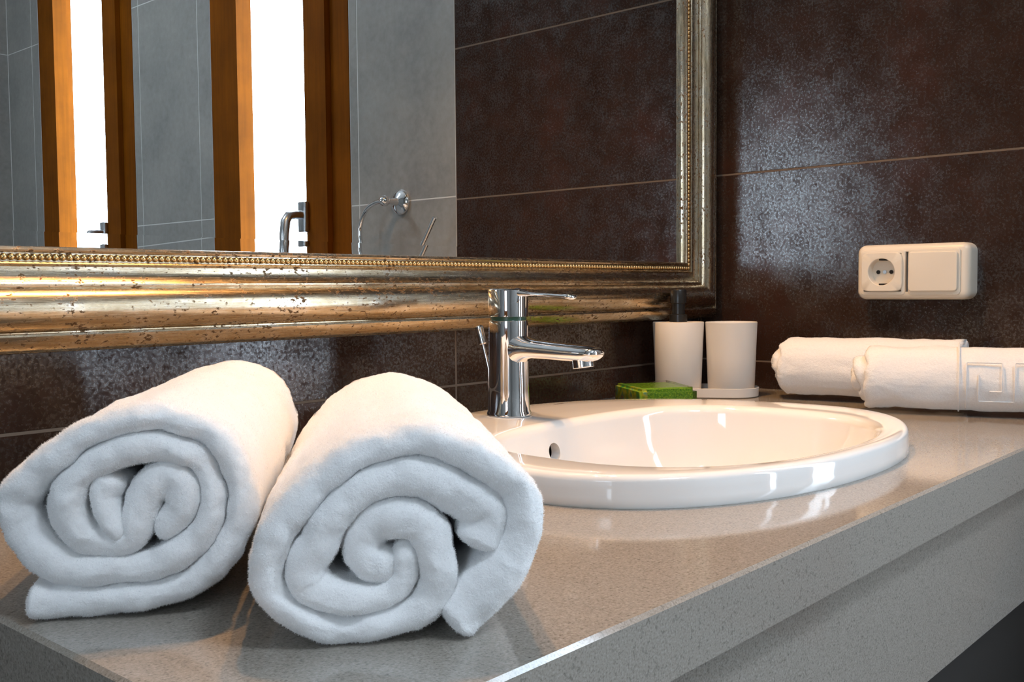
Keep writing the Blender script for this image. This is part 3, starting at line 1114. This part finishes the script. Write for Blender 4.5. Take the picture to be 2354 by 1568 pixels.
def rrect_x(x, y0, y1, z0, z1, r, n=6):
    out = []
    for cy, cz, a0 in ((y1 - r, z1 - r, 0), (y0 + r, z1 - r, 90), (y0 + r, z0 + r, 180), (y1 - r, z0 + r, 270)):
        for k in range(n + 1):
            a = R(a0 + 90 * k / n)
            out.append(Vector((x, cy + r * math.cos(a), cz + r * math.sin(a))))
    return out


def rslab(x_back, x_front, y0, y1, z0, z1, r, bev, well=None):
    rings = [rrect_x(x_back, y0, y1, z0, z1, r)]
    for k in range(5):
        a = k / 4 * PI / 2
        i = bev * (1 - math.cos(a))
        rings.append(rrect_x(x_front + bev * (1 - math.sin(a)), y0 + i, y1 - i, z0 + i, z1 - i, max(r - i, 0.0005)))
    if well:                                        # hollow front: (border, depth of the floor)
        i, xw = well
        for xx in (x_front, xw):
            rings.append(rrect_x(xx, y0 + i, y1 - i, z0 + i, z1 - i, max(r - i, 0.0004)))
    return loft(rings, True, True)


sk = thing('wall_socket', 'cream double wall plate with a round power socket and a light switch', 'socket', (-0.0005, (sy0 + sy1) / 2, sz0))
obj('back_box', rslab(-0.0005, -sd_, sy0, sy1, sz0, sz1, 0.012, 0.010, (0.0112, -0.014)), 'cream', sk, True, 60)
ym = -0.3555
# socket half
a0, a1_ = ym + 0.002, -0.2885
b0, b1_ = -0.4290, ym - 0.002
zz0, zz1 = sz0 + 0.0062, sz1 - 0.0075
def ring_plate(x_back, x_front, y0, y1, z0, z1, r, bev, border):
    rings = []
    for x, i in ((x_back, 0), (x_front + bev, 0), (x_front + bev * 0.3, bev * 0.3), (x_front, bev), (x_front, border), (x_back, border)):
        rings.append(rrect_x(x, y0 + i, y1 - i, z0 + i, z1 - i, max(r - i, 0.0005)))
    return loft(rings, wrap=True)


obj('socket_frame', ring_plate(-sd_ + 0.004, -sd_ - 0.0015, a0, a1_, zz0, zz1, 0.006, 0.0015, 0.0052), 'cream', sk, True, 60)
obj('switch_frame', rslab(-sd_ + 0.004, -sd_ - 0.0015, b0, b1_, zz0, zz1, 0.006, 0.0015), 'cream', sk, True, 60)
cyc, czc = (a0 + a1_) / 2 + 0.000, (zz0 + zz1) / 2 + 0.0008
xf = -sd_ - 0.0062
# socket face with a real round well
n = 48
face = [(xf + 0.0055, 0, 0)]
ang = [2 * PI * i / n for i in range(n)]


def rr_polar(x, hy, hz, r):
    """rounded rectangle sampled by polar angle"""
    out = []
    for a in ang:
        c, s = math.cos(a), math.sin(a)
        p = 7.0
        k = (abs(c / hy) ** p + abs(s / hz) ** p) ** (-1 / p)
        out.append(Vector((x, cyc + k * c, czc + k * s)))
    return out


circ = lambda x, r: [Vector((x, cyc + r * math.cos(a), czc + r * math.sin(a))) for a in ang]
hy, hz = (a1_ - a0) / 2 - 0.003, (zz1 - zz0) / 2 - 0.0048
rings = [rr_polar(-sd_ + 0.002, hy, hz, 0), rr_polar(xf + 0.001, hy, hz, 0), rr_polar(xf, hy - 0.001, hz - 0.001, 0), circ(xf, 0.0200), circ(xf + 0.0008, 0.0192), circ(xf + 0.0145, 0.0185)]
sf = obj('socket_face', loft(rings, False, True), 'cream', sk, True, 40)
# the well goes deeper than the frames behind it, so its floor is a part of its own
for dy in (-0.0095, 0.0095):
    obj('pin_hole', lathe((xf + 0.0142, cyc + dy, czc), (-1, 0, 0), [(0, 0.0029), (0.0006, 0.0029)], 16), 'dark_hole', sf, True)
obj('centre_screw', lathe((xf + 0.0142, cyc, czc), (-1, 0, 0), [(0, 0.0026), (0.0008, 0.0026)], 16), 'satin', sf, True)
for s in (-1, 1):
    obj('earth_clip', boxes((xf + 0.002, xf + 0.0135, cyc - 0.004, cyc + 0.004, czc + s * 0.0178 - 0.0012, czc + s * 0.0178 + 0.0012)), 'dark_hole', sf)
rk = obj('rocker', rslab(-sd_ + 0.002, xf, b0 + 0.003, b1_ - 0.0015, zz0 + 0.0055, zz1 - 0.0045, 0.005, 0.0016), 'cream', sk, True, 60)

# ------------------------------------------------------------------ towel ring on the grey wall
ty, tz = -0.775, 0.352
tring = thing('towel_ring', 'chrome open towel ring fixed to the grey tiled wall', 'towel ring', (-0.001, ty, tz))
obj('rosette', lathe((-0.0005, ty, tz), (-1, 0, 0), [(0, 0.027), (0.004, 0.0275), (0.008, 0.025), (0.012, 0.017), (0.016, 0.009), (0.030, 0.0065), (0.040, 0.0065)], 32), 'chrome', tring, True)
obj('ball', lathe((-0.038, ty, tz), (-1, 0, 0), [(0, 0.004), (0.002, 0.0085), (0.007, 0.0115), (0.012, 0.0120), (0.017, 0.0105), (0.022, 0.006), (0.024, 0.001)], 20), 'chrome', tring, True)
pts = catmull([(-0.052, ty + a, tz + b) for a, b in ((0, 0), (-0.03, -0.004), (-0.06, -0.02), (-0.078, -0.06), (-0.066, -0.112), (-0.03, -0.150), (0.02, -0.165), (0.07, -0.146), (0.115, -0.100), (0.155, -0.043))], 6)
obj('open_ring', tube([tuple(p) for p in pts], 0.0050, 12), 'chrome', tring, True)
